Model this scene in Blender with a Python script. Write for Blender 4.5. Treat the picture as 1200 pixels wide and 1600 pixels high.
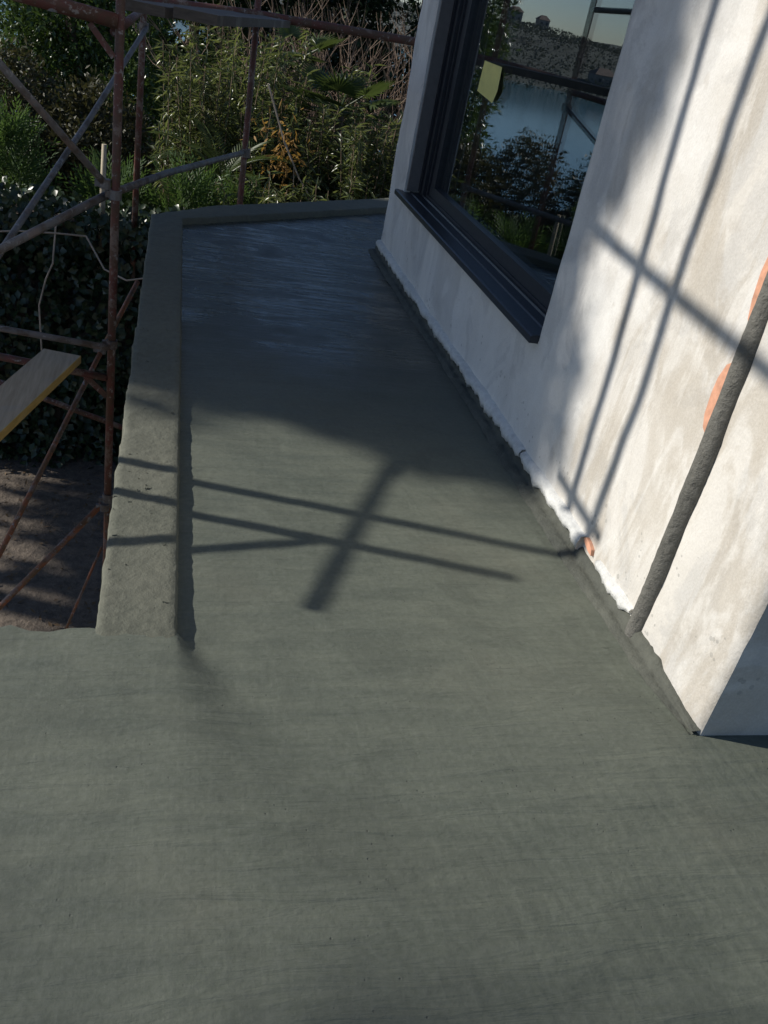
import bpy, math, random
import numpy as np
from mathutils import Vector, Matrix, noise as mnoise

for o in list(bpy.data.objects):
    bpy.data.objects.remove(o, do_unlink=True)
scene = bpy.context.scene
COL = scene.collection

# ------------------------------------------------------------------ camera
cam_d = bpy.data.cameras.new('camera')
cam = bpy.data.objects.new('camera', cam_d)
COL.objects.link(cam)
cam_d.sensor_fit = 'AUTO'
cam_d.sensor_width = 36.0
cam_d.lens = 1366.0 / 1600.0 * 36.0
cam_d.clip_start = 0.05
cam_d.clip_end = 6000
_f = 1366.0
_dn = Vector((105 - 600, 3150 - 800, _f)).normalized()
_fw = Vector((291 - 600, -60 - 800, _f))
_fw = (_fw - _dn * _fw.dot(_dn)).normalized()
_up = -_dn
_rt = _fw.cross(_up)
_R = Matrix((_rt, _fw, _up))
_Rb = Matrix(((_R[0][0], -_R[0][1], -_R[0][2]),
              (_R[1][0], -_R[1][1], -_R[1][2]),
              (_R[2][0], -_R[2][1], -_R[2][2])))
cam.matrix_world = Matrix.Translation((0, 0, 1.6)) @ _Rb.to_4x4()
scene.camera = cam

# ------------------------------------------------------------------ light
SUN_EL = math.radians(30)
SUN_H = Vector((-0.963, 0.27, 0)).normalized()
SUN_TO = (SUN_H * math.cos(SUN_EL) + Vector((0, 0, math.sin(SUN_EL)))).normalized()
world = bpy.data.worlds.new('World')
scene.world = world
world.use_nodes = True
wn = world.node_tree.nodes
wl = world.node_tree.links
sky = wn.new('ShaderNodeTexSky')
sky.sky_type = 'NISHITA'
sky.sun_disc = False
sky.sun_elevation = SUN_EL
sky.sun_rotation = math.atan2(SUN_H.x, SUN_H.y)
sky.air_density = 0.7
sky.dust_density = 0.35
sky.ozone_density = 3.0
bg = wn['Background']
bg.inputs['Strength'].default_value = 0.095
wl.new(sky.outputs[0], bg.inputs['Color'])
sun_d = bpy.data.lights.new('sun', 'SUN')
sun_d.energy = 4.8
sun_d.angle = math.radians(0.6)
sun_d.color = (1.0, 0.945, 0.86)
sun = bpy.data.objects.new('sun', sun_d)
COL.objects.link(sun)
sun.rotation_euler = (-SUN_TO).to_track_quat('-Z', 'Y').to_euler()
sun.location = SUN_TO * 40
scene.view_settings.view_transform = 'Standard'
scene.view_settings.look = 'None'
scene.view_settings.gamma = 1
scene.view_settings.exposure = 0.0
scene.view_settings.use_curve_mapping = False
scene.render.resolution_x = 768
scene.render.resolution_y = 1024

# ------------------------------------------------------------------ helpers
random.seed(7)
RNG = np.random.default_rng(11)


def tag(o, label=None, cat=None, group=None, kind=None):
    if label: o['label'] = label
    if cat: o['category'] = cat
    if group: o['group'] = group
    if kind: o['kind'] = kind
    return o


def empty(name, loc=(0, 0, 0)):
    o = bpy.data.objects.new(name, None)
    COL.objects.link(o)
    o.location = loc
    o.empty_display_size = 0.2
    return o


def mesh_obj(name, verts, faces, mat, parent=None, smooth=False, loc=None):
    me = bpy.data.meshes.new(name)
    me.from_pydata([tuple(v) for v in verts], [], [tuple(f) for f in faces])
    me.update()
    if smooth:
        me.polygons.foreach_set('use_smooth', [True] * len(me.polygons))
    if mat: me.materials.append(mat)
    o = bpy.data.objects.new(name, me)
    COL.objects.link(o)
    if parent:
        o.parent = parent
        o.matrix_parent_inverse = Matrix.Translation(parent.location).inverted()
    return o


class MB:
    def __init__(s):
        s.v = []; s.f = []

    def add(s, v, f):
        n = len(s.v)
        s.v += [tuple(p) for p in v]
        s.f += [tuple(i + n for i in q) for q in f]

    def box(s, a, b):
        x0, y0, z0 = a; x1, y1, z1 = b
        s.add([(x0, y0, z0), (x1, y0, z0), (x1, y1, z0), (x0, y1, z0), (x0, y0, z1), (x1, y0, z1), (x1, y1, z1), (x0, y1, z1)],
              [(0, 3, 2, 1), (4, 5, 6, 7), (0, 1, 5, 4), (1, 2, 6, 5), (2, 3, 7, 6), (3, 0, 4, 7)])

    def tube(s, pts, rad, n=10, cap=True):
        pts = [Vector(p) for p in pts]
        rs = rad if isinstance(rad, (list, tuple)) else [rad] * len(pts)
        base = len(s.v)
        up = Vector((0, 0, 1))
        for i, p in enumerate(pts):
            t = (pts[min(i + 1, len(pts) - 1)] - pts[max(i - 1, 0)]).normalized()
            a = t.cross(up if abs(t.z) < 0.95 else Vector((1, 0, 0))).normalized()
            b = t.cross(a)
            for k in range(n):
                th = 2 * math.pi * k / n
                s.v.append(tuple(p + (a * math.cos(th) + b * math.sin(th)) * rs[i]))
        for i in range(len(pts) - 1):
            for k in range(n):
                k2 = (k + 1) % n
                s.f.append((base + i * n + k, base + i * n + k2, base + (i + 1) * n + k2, base + (i + 1) * n + k))
        if cap:
            s.f.append(tuple(base + k for k in range(n))[::-1])
            e = base + (len(pts) - 1) * n
            s.f.append(tuple(e + k for k in range(n)))

    def plank(s, p0, p1, w, t, up=(0, 0, 1)):
        p0 = Vector(p0); p1 = Vector(p1); up = Vector(up)
        d = (p1 - p0).normalized()
        a = d.cross(up).normalized() * (w / 2)
        b = a.cross(d).normalized() * (t / 2)
        v = [p0 - a - b, p0 + a - b, p1 + a - b, p1 - a - b, p0 - a + b, p0 + a + b, p1 + a + b, p1 - a + b]
        s.add(v, [(0, 3, 2, 1), (4, 5, 6, 7), (0, 1, 5, 4), (1, 2, 6, 5), (2, 3, 7, 6), (3, 0, 4, 7)])

    def build(s, name, mat, parent=None, smooth=False):
        return mesh_obj(name, s.v, s.f, mat, parent, smooth)


def fbm(x, y, z=0.0, oct=4):
    return mnoise.fractal(Vector((x, y, z)), 1.0, 2.0, oct)


# ------------------------------------------------------------------ materials
class NT:
    def __init__(s, name):
        s.m = bpy.data.materials.new(name)
        s.m.use_nodes = True
        s.t = s.m.node_tree
        s.b = s.t.nodes['Principled BSDF']
        s.out = s.t.nodes['Material Output']

    def n(s, typ, **kw):
        nd = s.t.nodes.new(typ)
        for k, v in kw.items():
            setattr(nd, k, v)
        return nd

    def l(s, a, b):
        s.t.links.new(a, b)

    def coord(s, scale=(1, 1, 1), kind='Object', rot=(0, 0, 0)):
        tc = s.n('ShaderNodeTexCoord')
        mp = s.n('ShaderNodeMapping')
        mp.inputs['Scale'].default_value = scale
        mp.inputs['Rotation'].default_value = rot
        s.l(tc.outputs[kind], mp.inputs['Vector'])
        return mp.outputs[0]

    def noise(s, co, scale, detail=4, rough=0.55, dist=0.0):
        nd = s.n('ShaderNodeTexNoise')
        nd.inputs['Scale'].default_value = scale
        nd.inputs['Detail'].default_value = detail
        nd.inputs['Roughness'].default_value = rough
        nd.inputs['Distortion'].default_value = dist
        s.l(co, nd.inputs['Vector'])
        return nd.outputs['Fac']

    def ramp(s, fac, stops):
        r = s.n('ShaderNodeValToRGB')
        els = r.color_ramp.elements
        while len(els) < len(stops): els.new(0.5)
        for e, (p, c) in zip(els, stops):
            e.position = p
            e.color = (*c, 1) if not isinstance(c, (int, float)) else (c, c, c, 1)
        s.l(fac, r.inputs[0])
        return r.outputs[0]

    def mix(s, fac, a, b, blend='MIX'):
        m = s.n('ShaderNodeMix', data_type='RGBA', blend_type=blend)
        for i, v in ((0, fac), (6, a), (7, b)):
            if isinstance(v, (int, float)): m.inputs[i].default_value = v
            elif isinstance(v, tuple): m.inputs[i].default_value = (*v, 1)
            else: s.l(v, m.inputs[i])
        return m.outputs[2]

    def math(s, op, a, b=None, clamp=False):
        m = s.n('ShaderNodeMath', operation=op, use_clamp=clamp)
        for i, v in ((0, a), (1, b)):
            if v is None: continue
            if isinstance(v, (int, float)): m.inputs[i].default_value = v
            else: s.l(v, m.inputs[i])
        return m.outputs[0]

    def bump(s, h, strength=0.3, dist=0.01, prev=None):
        b = s.n('ShaderNodeBump')
        b.inputs['Strength'].default_value = strength
        b.inputs['Distance'].default_value = dist
        s.l(h, b.inputs['Height'])
        if prev is not None: s.l(prev, b.inputs['Normal'])
        s.l(b.outputs[0], s.b.inputs['Normal'])
        return b.outputs[0]

    def set(s, **kw):
        for k, v in kw.items():
            k = k.replace('_', ' ')
            inp = s.b.inputs[k]
            if isinstance(v, (int, float)): inp.default_value = v
            elif isinstance(v, tuple): inp.default_value = (*v, 1)
            else: s.l(v, inp)
        return s.m


def m_cement_floor():
    t = NT('fresh_cement_screed')
    co = t.coord()
    big = t.noise(co, 1.3, 5, 0.6)
    fine = t.noise(co, 60, 3, 0.6)
    mid = t.noise(t.coord((1.0, 5.0, 1)), 3.0, 5, 0.6, 0.4)
    c = t.ramp(big, [(0.3, (0.088, 0.104, 0.078)), (0.55, (0.118, 0.133, 0.099)), (0.75, (0.142, 0.146, 0.106))])
    c = t.mix(0.35, c, t.ramp(mid, [(0.3, (0.062, 0.076, 0.062)), (0.7, (0.150, 0.164, 0.126))]))
    # wetter, freshly floated end of the terrace, floor shade painted into its dark tone (object y grows away from the camera)
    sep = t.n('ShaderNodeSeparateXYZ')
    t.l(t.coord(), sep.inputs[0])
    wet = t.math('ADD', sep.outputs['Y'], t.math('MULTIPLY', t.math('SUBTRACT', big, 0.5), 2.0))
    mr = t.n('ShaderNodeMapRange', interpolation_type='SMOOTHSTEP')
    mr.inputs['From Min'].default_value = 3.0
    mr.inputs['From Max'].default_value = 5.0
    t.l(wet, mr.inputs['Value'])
    wet_shade = mr.outputs[0]
    c = t.mix(t.math('MULTIPLY', wet_shade, 0.68), c, (0.034, 0.039, 0.038))
    c = t.mix(0.10, c, t.ramp(fine, [(0.35, 0.03), (0.65, 0.22)]))
    # damp blotches, pinholes and grit
    blot = t.ramp(t.noise(co, 2.6, 6, 0.68, 1.2), [(0.50, 0.0), (0.58, 1.0)])
    c = t.mix(t.math('MULTIPLY', blot, 0.22), c, (0.062, 0.070, 0.055))
    vo = t.n('ShaderNodeTexVoronoi'); vo.inputs['Scale'].default_value = 38
    t.l(t.coord(), vo.inputs['Vector'])
    hole = t.ramp(vo.outputs['Distance'], [(0.05, 0.0), (0.11, 1.0)])
    hmask = t.ramp(t.noise(co, 3.3, 3, 0.5), [(0.52, 1.0), (0.60, 0.0)])
    hole = t.math('MAXIMUM', hole, hmask)
    c = t.mix(t.math('MULTIPLY', t.math('SUBTRACT', 1.0, hole), 0.6), c, (0.035, 0.038, 0.032))
    wv_ = t.n('ShaderNodeTexWave', wave_type='RINGS', rings_direction='Z')
    wv_.inputs['Scale'].default_value = 7.0
    wv_.inputs['Distortion'].default_value = 9.0
    wv_.inputs['Detail'].default_value = 3.0
    wv_.inputs['Detail Scale'].default_value = 0.9
    t.l(t.coord((0.8, 0.35, 1)), wv_.inputs['Vector'])
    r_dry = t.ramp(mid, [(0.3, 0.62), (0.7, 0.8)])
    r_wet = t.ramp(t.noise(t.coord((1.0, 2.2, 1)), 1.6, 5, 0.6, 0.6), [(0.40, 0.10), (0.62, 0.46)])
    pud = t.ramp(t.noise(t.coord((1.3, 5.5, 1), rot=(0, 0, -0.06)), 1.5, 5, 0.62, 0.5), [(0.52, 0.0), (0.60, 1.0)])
    pud = t.math('MULTIPLY', t.math('MULTIPLY', pud, wet_shade), t.ramp(t.noise(co, 1.7, 4, 0.6, 1.0), [(0.46, 0.0), (0.56, 1.0)]))
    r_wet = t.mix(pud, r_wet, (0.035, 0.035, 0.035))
    rough = t.mix(wet_shade, r_dry, r_wet)
    # trowel ripples run across the strip, comb lines run along it
    rip = t.noise(t.coord((1.2, 9.0, 1), rot=(0, 0, 0.10)), 2.6, 4, 0.6, 0.7)
    comb = t.noise(t.coord((30.0, 1.2, 1)), 3.0, 3, 0.6)
    n1 = t.bump(rip, 0.6, 0.012)
    t.l(t.math('SUBTRACT', 0.6, t.math('MULTIPLY', pud, 0.42)), n1.node.inputs['Strength'])
    n2 = t.bump(comb, 0.10, 0.004, n1)
    n3 = t.bump(wv_.outputs['Fac'], 0.16, 0.0035, n2)
    n4 = t.bump(hole, 0.5, 0.003, n3)
    t.bump(fine, 0.5, 0.0028, n4)
    return t.set(Base_Color=c, Roughness=rough, Specular_IOR_Level=0.5)


def m_cement_rough(name, c0, c1, bump=0.6, sc=26):
    t = NT(name)
    co = t.coord()
    a = t.noise(co, 2.2, 5, 0.6)
    b = t.noise(co, sc, 5, 0.65)
    d = t.noise(co, 120, 3, 0.6)
    c = t.ramp(a, [(0.3, c0), (0.7, c1)])
    c = t.mix(0.3, c, t.ramp(b, [(0.3, tuple(x * 0.55 for x in c0)), (0.7, tuple(min(1, x * 1.35) for x in c1))]))
    n1 = t.bump(b, bump, 0.012)
    t.bump(d, 0.35, 0.003, n1)
    return t.set(Base_Color=c, Roughness=0.82)


def m_plaster():
    t = NT('whitewashed_plaster')
    co = t.coord()
    sep = t.n('ShaderNodeSeparateXYZ')
    t.l(co, sep.inputs[0])
    Y = sep.outputs['Y']
    cloud = t.noise(co, 1.6, 5, 0.62, 0.5)
    streak = t.noise(t.coord((1, 2.5, 0.75), rot=(0.12, 0, 0)), 1.7, 7, 0.6, 0.8)
    wipe = t.noise(t.coord((1, 1.7, 0.8), rot=(0.4, 0, 0)), 2.6, 6, 0.62, 0.6)
    fine = t.noise(co, 150, 4, 0.6)
    base = t.ramp(cloud, [(0.28, (0.44, 0.445, 0.44)), (0.47, (0.655, 0.645, 0.615)), (0.72, (0.77, 0.76, 0.725))])
    # whitewash thins out towards the near corner: beige ground, brown damp runs, chalky smears
    mr = t.n('ShaderNodeMapRange', interpolation_type='SMOOTHSTEP')
    mr.inputs['From Min'].default_value = 3.0
    mr.inputs['From Max'].default_value = 2.3
    t.l(t.math('ADD', Y, t.math('MULTIPLY', t.math('SUBTRACT', cloud, 0.5), 2.2)), mr.inputs['Value'])
    near = mr.outputs[0]
    base = t.mix(t.math('MULTIPLY', near, 0.62), base, t.mix(cloud, (0.50, 0.455, 0.385), (0.68, 0.645, 0.575)))
    grey = t.ramp(t.noise(t.coord((1, 1.2, 1.0)), 2.3, 6, 0.6, 0.9), [(0.50, 0.0), (0.54, 0.6), (0.66, 1.0)])
    base = t.mix(t.math('MULTIPLY', grey, 0.46), base, (0.40, 0.395, 0.38))
    run = t.ramp(streak, [(0.49, 0.0), (0.545, 0.6), (0.60, 0.75), (0.70, 1.0)])
    base = t.mix(t.math('MULTIPLY', run, t.math('ADD', t.math('MULTIPLY', near, 0.62), 0.10)), base, t.mix(cloud, (0.31, 0.26, 0.19), (0.44, 0.385, 0.30)))
    chalk = t.ramp(wipe, [(0.54, 0.0), (0.63, 0.7), (0.8, 1.0)])
    base = t.mix(t.math('MULTIPLY', chalk, 0.55), base, (0.83, 0.815, 0.77))
    spots = t.ramp(t.noise(co, 9, 3, 0.5), [(0.70, 0.0), (0.76, 1.0)])
    base = t.mix(t.math('MULTIPLY', spots, 0.35), base, (0.46, 0.42, 0.36))
    # grey cement splashes low on the wall
    vs = t.n('ShaderNodeTexVoronoi'); vs.inputs['Scale'].default_value = 30; vs.inputs['Randomness'].default_value = 1.0
    t.l(t.coord(), vs.inputs['Vector'])
    zr = t.n('ShaderNodeMapRange')
    zr.inputs['From Min'].default_value = 0.08; zr.inputs['From Max'].default_value = 0.55
    zr.inputs['To Min'].default_value = 0.20; zr.inputs['To Max'].default_value = 0.03
    t.l(sep.outputs['Z'], zr.inputs['Value'])
    spl = t.math('LESS_THAN', vs.outputs['Distance'], t.math('MULTIPLY', zr.outputs[0], t.ramp(t.noise(co, 6, 2, 0.5), [(0.45, 0.0), (0.65, 1.6)])))
    base = t.mix(t.math('MULTIPLY', spl, 0.45), base, (0.22, 0.215, 0.19))
    base = t.mix(0.09, base, t.ramp(fine, [(0.35, 0.30), (0.65, 0.95)]))
    n1 = t.bump(t.noise(co, 5, 5, 0.6), 0.35, 0.03)
    n2 = t.bump(wipe, 0.35, 0.010, n1)
    t.bump(fine, 0.25, 0.003, n2)
    return t.set(Base_Color=base, Roughness=0.9)


def m_simple(name, col, rough=0.7, metal=0.0, var=0.25, sc=14, bump=0.25, bd=0.004, stretch=(1, 1, 1)):
    t = NT(name)
    co = t.coord(stretch)
    a = t.noise(co, sc, 5, 0.6)
    lo = tuple(x * (1 - var) for x in col)
    hi = tuple(min(1, x * (1 + var)) for x in col)
    c = t.ramp(a, [(0.3, lo), (0.7, hi)])
    t.bump(a, bump, bd)
    return t.set(Base_Color=c, Roughness=rough, Metallic=metal)


def m_rust(name, paint, rust, amt=0.5):
    t = NT(name)
    co = t.coord()
    a = t.noise(co, 9, 6, 0.65)
    b = t.noise(co, 60, 4, 0.6)
    d = t.noise(co, 23, 5, 0.7)
    c = t.mix(t.ramp(a, [(amt - 0.06, 0.0), (amt + 0.06, 1.0)]), paint, t.mix(b, tuple(x * 0.55 for x in rust), rust))
    c = t.mix(t.ramp(d, [(0.58, 0.0), (0.64, 0.8)]), c, (0.36, 0.34, 0.32))
    c = t.mix(t.ramp(t.noise(co, 5, 6, 0.75), [(0.55, 0.0), (0.60, 0.8)]), c, (0.24, 0.18, 0.15))
    t.bump(b, 0.4, 0.002)
    return t.set(Base_Color=c, Roughness=0.62, Specular_IOR_Level=0.4)


def m_wood(name, c0, c1, axis=1):
    t = NT(name)
    sc = [18, 18, 18]
    sc[axis] = 1.2
    g = t.noise(t.coord(tuple(sc)), 2.4, 6, 0.65, 0.3)
    k = t.noise(t.coord(), 3.0, 4, 0.6)
    c = t.ramp(g, [(0.3, c0), (0.7, c1)])
    c = t.mix(t.ramp(k, [(0.55, 0.0), (0.7, 0.5)]), c, (0.36, 0.34, 0.31))
    t.bump(g, 0.35, 0.003)
    return t.set(Base_Color=c, Roughness=0.75)


def m_leaf(name, c0, c1, rough=0.4, trans=0.35, spec=0.5, patch=None):
    t = NT(name)
    oi = t.n('ShaderNodeTexCoord')
    a = t.noise(t.coord((1, 1, 1)), 7.0, 2, 0.5)
    b = t.noise(t.coord((1, 1, 1)), 1.1, 3, 0.5)
    c = t.ramp(a, [(0.3, c0), (0.7, c1)])
    if patch:
        c = t.mix(t.ramp(b, [(0.52, 0.0), (0.66, 1.0)]), c, patch)
    t.set(Base_Color=c, Roughness=rough, Specular_IOR_Level=spec)
    tr = t.n('ShaderNodeBsdfTranslucent')
    t.l(t.mix(0.5, c, (c1[0] * 1.5, c1[1] * 1.5, c1[2] * 0.7)), tr.inputs['Color'])
    mx = t.n('ShaderNodeMixShader')
    mx.inputs[0].default_value = trans
    t.l(t.b.outputs[0], mx.inputs[1])
    t.l(tr.outputs[0], mx.inputs[2])
    t.l(mx.outputs[0], t.out.inputs['Surface'])
    return t.m


def m_glass():
    t = NT('window_glass')
    geo = t.n('ShaderNodeNewGeometry')
    dt = t.n('ShaderNodeVectorMath', operation='DOT_PRODUCT')
    t.l(geo.outputs['Incoming'], dt.inputs[0])
    t.l(geo.outputs['Normal'], dt.inputs[1])
    c = t.math('ABSOLUTE', dt.outputs['Value'])
    fr = t.math('ADD', t.math('MULTIPLY', t.math('POWER', t.math('SUBTRACT', 1.0, c), 5.0), 0.96), 0.13)
    gl = t.n('ShaderNodeBsdfGlossy')
    gl.inputs['Roughness'].default_value = 0.004
    gl.inputs['Color'].default_value = (0.92, 0.97, 1.0, 1)
    tp = t.n('ShaderNodeBsdfTransparent')
    tp.inputs['Color'].default_value = (0.72, 0.78, 0.78, 1)
    mx = t.n('ShaderNodeMixShader')
    t.l(fr, mx.inputs[0])
    t.l(tp.outputs[0], mx.inputs[1])
    t.l(gl.outputs[0], mx.inputs[2])
    t.l(mx.outputs[0], t.out.inputs['Surface'])
    return t.m


def m_ground():
    t = NT('garden_soil')
    co = t.coord()
    a = t.noise(co, 0.9, 6, 0.65)
    b = t.noise(co, 14, 6, 0.7)
    far = t.noise(co, 0.02, 4, 0.5)
    c = t.ramp(a, [(0.3, (0.065, 0.055, 0.046)), (0.5, (0.12, 0.10, 0.083)), (0.7, (0.19, 0.16, 0.13))])
    c = t.mix(0.5, c, t.ramp(b, [(0.3, (0.05, 0.04, 0.03)), (0.7, (0.30, 0.24, 0.18))]))
    sep = t.n('ShaderNodeSeparateXYZ')
    t.l(co, sep.inputs[0])
    mr = t.n('ShaderNodeMapRange')
    mr.inputs['From Min'].default_value = 12
    mr.inputs['From Max'].default_value = 20
    t.l(sep.outputs['Y'], mr.inputs['Value'])
    c = t.mix(mr.outputs[0], c, t.ramp(far, [(0.4, (0.05, 0.07, 0.025)), (0.6, (0.10, 0.10, 0.05))]))
    t.bump(b, 0.8, 0.05)
    return t.set(Base_Color=c, Roughness=0.95)


def m_water():
    t = NT('lake_water')
    w = t.noise(t.coord((0.25, 0.6, 1)), 1.2, 3, 0.5)
    t.bump(w, 0.06, 0.2)
    return t.set(Base_Color=(0.05, 0.15, 0.21), Roughness=0.10, Specular_IOR_Level=0.5)


M = {}
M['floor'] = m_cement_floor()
M['parapet'] = m_cement_rough('rough_cement_render', (0.098, 0.106, 0.080), (0.140, 0.142, 0.108), 0.6)
M['fillet'] = m_cement_rough('wet_cement_fillet', (0.050, 0.055, 0.046), (0.098, 0.102, 0.082), 0.9, 22)
M['conduit'] = m_cement_rough('mortar_conduit', (0.075, 0.075, 0.066), (0.165, 0.16, 0.14), 1.0, 42)
M['chalk'] = m_cement_rough('broken_plaster_edge', (0.50, 0.51, 0.50), (0.68, 0.68, 0.65), 0.6, 30)
M['plaster'] = m_plaster()
M['brick'] = m_simple('hollow_brick', (0.60, 0.31, 0.20), 0.85, 0, 0.25, 22, 0.4)
M['frame'] = m_simple('dark_grey_aluminium', (0.032, 0.036, 0.045), 0.38, 0.3, 0.2, 30, 0.04)
M['liner'] = m_simple('taupe_jamb_lining', (0.16, 0.15, 0.145), 0.6, 0, 0.12, 20, 0.08)
M['glass'] = m_glass()
M['note'] = m_simple('yellow_paper', (0.72, 0.66, 0.22), 0.8, 0, 0.08, 12, 0.1)
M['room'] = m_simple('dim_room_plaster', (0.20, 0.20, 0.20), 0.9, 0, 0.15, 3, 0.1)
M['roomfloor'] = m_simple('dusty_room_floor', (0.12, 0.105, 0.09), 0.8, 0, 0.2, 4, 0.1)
M['red'] = m_rust('red_scaffold_paint', (0.155, 0.058, 0.046), (0.15, 0.085, 0.058), 0.5)
M['orange'] = m_rust('rusty_orange_tube', (0.34, 0.125, 0.058), (0.25, 0.14, 0.075), 0.5)
M['galv'] = m_rust('dirty_galvanised_tube', (0.19, 0.175, 0.165), (0.16, 0.12, 0.09), 0.53)
M['plank'] = m_wood('weathered_plank', (0.36, 0.275, 0.175), (0.55, 0.44, 0.30))
M['plank_edge'] = m_wood('yellow_painted_edge', (0.50, 0.32, 0.08), (0.68, 0.47, 0.16))
M['oldplank'] = m_wood('old_scaffold_board', (0.065, 0.052, 0.042), (0.13, 0.105, 0.085), 0)
M['bark'] = m_simple('bark', (0.10, 0.075, 0.055), 0.9, 0, 0.4, 18, 0.8, 0.02, (1, 1, 0.25))
M['palebark'] = m_simple('pale_cut_wood', (0.42, 0.36, 0.26), 0.85, 0, 0.25, 14, 0.4, 0.01, (1, 1, 0.2))
M['twig'] = m_simple('dry_twig', (0.22, 0.155, 0.11), 0.85, 0, 0.3, 6, 0.1)
M['vine'] = m_simple('dry_vine', (0.40, 0.33, 0.26), 0.8, 0, 0.25, 10, 0.1)
M['laurel'] = m_leaf('laurel_leaf', (0.032, 0.064, 0.018), (0.078, 0.125, 0.034), 0.27, 0.30, 0.6)
M['thuja'] = m_leaf('thuja_spray', (0.042, 0.085, 0.030), (0.090, 0.150, 0.048), 0.55, 0.34, 0.3)
M['ivy'] = m_leaf('ivy_leaf', (0.018, 0.034, 0.014), (0.040, 0.066, 0.026), 0.33, 0.12, 0.55)
M['lance'] = m_leaf('lance_leaf', (0.068, 0.098, 0.040), (0.160, 0.188, 0.078), 0.30, 0.40, 0.65, (0.135, 0.145, 0.070))
M['palm'] = m_leaf('palm_frond', (0.040, 0.066, 0.024), (0.085, 0.120, 0.042), 0.42, 0.28, 0.45)
M['deadleaf'] = m_leaf('dead_leaf', (0.26, 0.145, 0.045), (0.40, 0.24, 0.08), 0.6, 0.35, 0.3)
M['bush'] = m_leaf('dull_bush_leaf', (0.036, 0.042, 0.020), (0.085, 0.080, 0.040), 0.5, 0.2, 0.35)
M['litter'] = m_leaf('brown_litter', (0.10, 0.07, 0.045), (0.22, 0.15, 0.09), 0.7, 0.2, 0.3)
M['conifer'] = m_leaf('dark_conifer', (0.014, 0.028, 0.012), (0.030, 0.052, 0.020), 0.6, 0.12, 0.3)
M['wood'] = m_leaf('far_wood', (0.080, 0.094, 0.092), (0.130, 0.142, 0.132), 0.8, 0.1, 0.2)  # greyed leaf tone: distance haze painted into the colour
M['ground'] = m_ground()
M['water'] = m_water()
M['hill'] = m_simple('wooded_hill', (0.085, 0.095, 0.085), 0.95, 0, 0.35, 0.02, 0.3, 2.0)
M['render_far'] = m_simple('far_house_render', (0.32, 0.31, 0.30), 0.9, 0, 0.1, 0.2, 0.05)
M['roof_far'] = m_simple('far_roof_tiles', (0.20, 0.15, 0.13), 0.9, 0, 0.2, 0.6, 0.2)
M['pane_far'] = m_simple('far_dark_pane', (0.05, 0.055, 0.065), 0.3, 0, 0.2, 0.6, 0.02)
M['cap'] = m_simple('black_plastic', (0.02, 0.02, 0.022), 0.5, 0, 0.2, 20, 0.05)

# ------------------------------------------------------------------ setting: ground, lake, hills
def ground_z(x, y):
    t = -0.37 * x + 0.93 * y
    s = min(1.0, max(0.0, (t - 20) / 75.0))
    s = s * s * (3 - 2 * s)
    z = -3.0 - 15.0 * s
    if -14 < x < 6 and -6 < y < 14:
        z += 0.06 * fbm(x * 0.7, y * 0.7, 3.1)
    return z


def axis(lo, hi, fine_lo, fine_hi, step):
    a = list(np.arange(fine_lo, fine_hi + 1e-6, step))
    s = step
    p = fine_hi
    while p < hi:
        s *= 1.35; p += s; a.append(min(p, hi))
    s = step; p = fine_lo
    while p > lo:
        s *= 1.35; p -= s; a.insert(0, max(p, lo))
    return a


def sheet(name, xs, ys, zf, mat, kind='structure'):
    v = [(x, y, zf(x, y)) for y in ys for x in xs]
    nx = len(xs)
    f = [(j * nx + i, j * nx + i + 1, (j + 1) * nx + i + 1, (j + 1) * nx + i) for j in range(len(ys) - 1) for i in range(nx - 1)]
    o = mesh_obj(name, v, f, mat, None, True)
    o['kind'] = kind
    return o


sheet('ground', axis(-3000, 3000, -12, 6, 0.4), axis(-3000, 3000, -4, 100, 1.0), ground_z, M['ground'])
sheet('lake', axis(-1500, 1500, -100, 100, 60), list(np.linspace(55, 900, 12)), lambda x, y: -15.5, M['water'])


def hill_z(x, y):
    t = -0.37 * x + 0.93 * y
    u = 0.93 * x + 0.37 * y
    s = min(1.0, max(0.0, (t - 330) / 260.0))
    s = s * s * (3 - 2 * s)
    return -19 + s * (23 + 7 * fbm(u / 160.0, t / 300.0, 1.7) + 2.5 * fbm(u / 25.0, t / 60.0, 4.4))


hv = []
hf = []
TT = np.linspace(320, 1100, 24)
UU = np.linspace(-900, 900, 150)
for t in TT:
    for u in UU:
        x = -0.37 * t + 0.93 * u
        y = 0.93 * t + 0.37 * u
        hv.append((x, y, hill_z(x, y)))
nu = len(UU)
for j in range(len(TT) - 1):
    for i in range(nu - 1):
        hf.append((j * nu + i, j * nu + i + 1, (j + 1) * nu + i + 1, (j + 1) * nu + i))
o = mesh_obj('hills', hv, hf, M['hill'], None, True)
o['kind'] = 'structure'

# ------------------------------------------------------------------ terrace
WX = 1.51        # house wall plane
def floor_z(x, y):
    return 0.004 * fbm(x * 1.1, y * 1.1, 0.3) + 0.0016 * fbm(x * 7, y * 3, 5.0) + 0.0022 * math.exp(-((x - 1.39 - 0.02 * fbm(0, y * 2, 8)) / 0.010) ** 2) \
        + 0.0014 * math.exp(-((x - 0.34 - 0.008 * y) / 0.008) ** 2) + 0.0013 * math.exp(-((x - 0.50 - 0.004 * y) / 0.010) ** 2)


# narrow strip: inner edge of far kerb runs askew from (0.08,6.58) to (1.76,7.93) and on
def far_inner(x): return 6.52 + (x - 0.08) * 0.805


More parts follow.
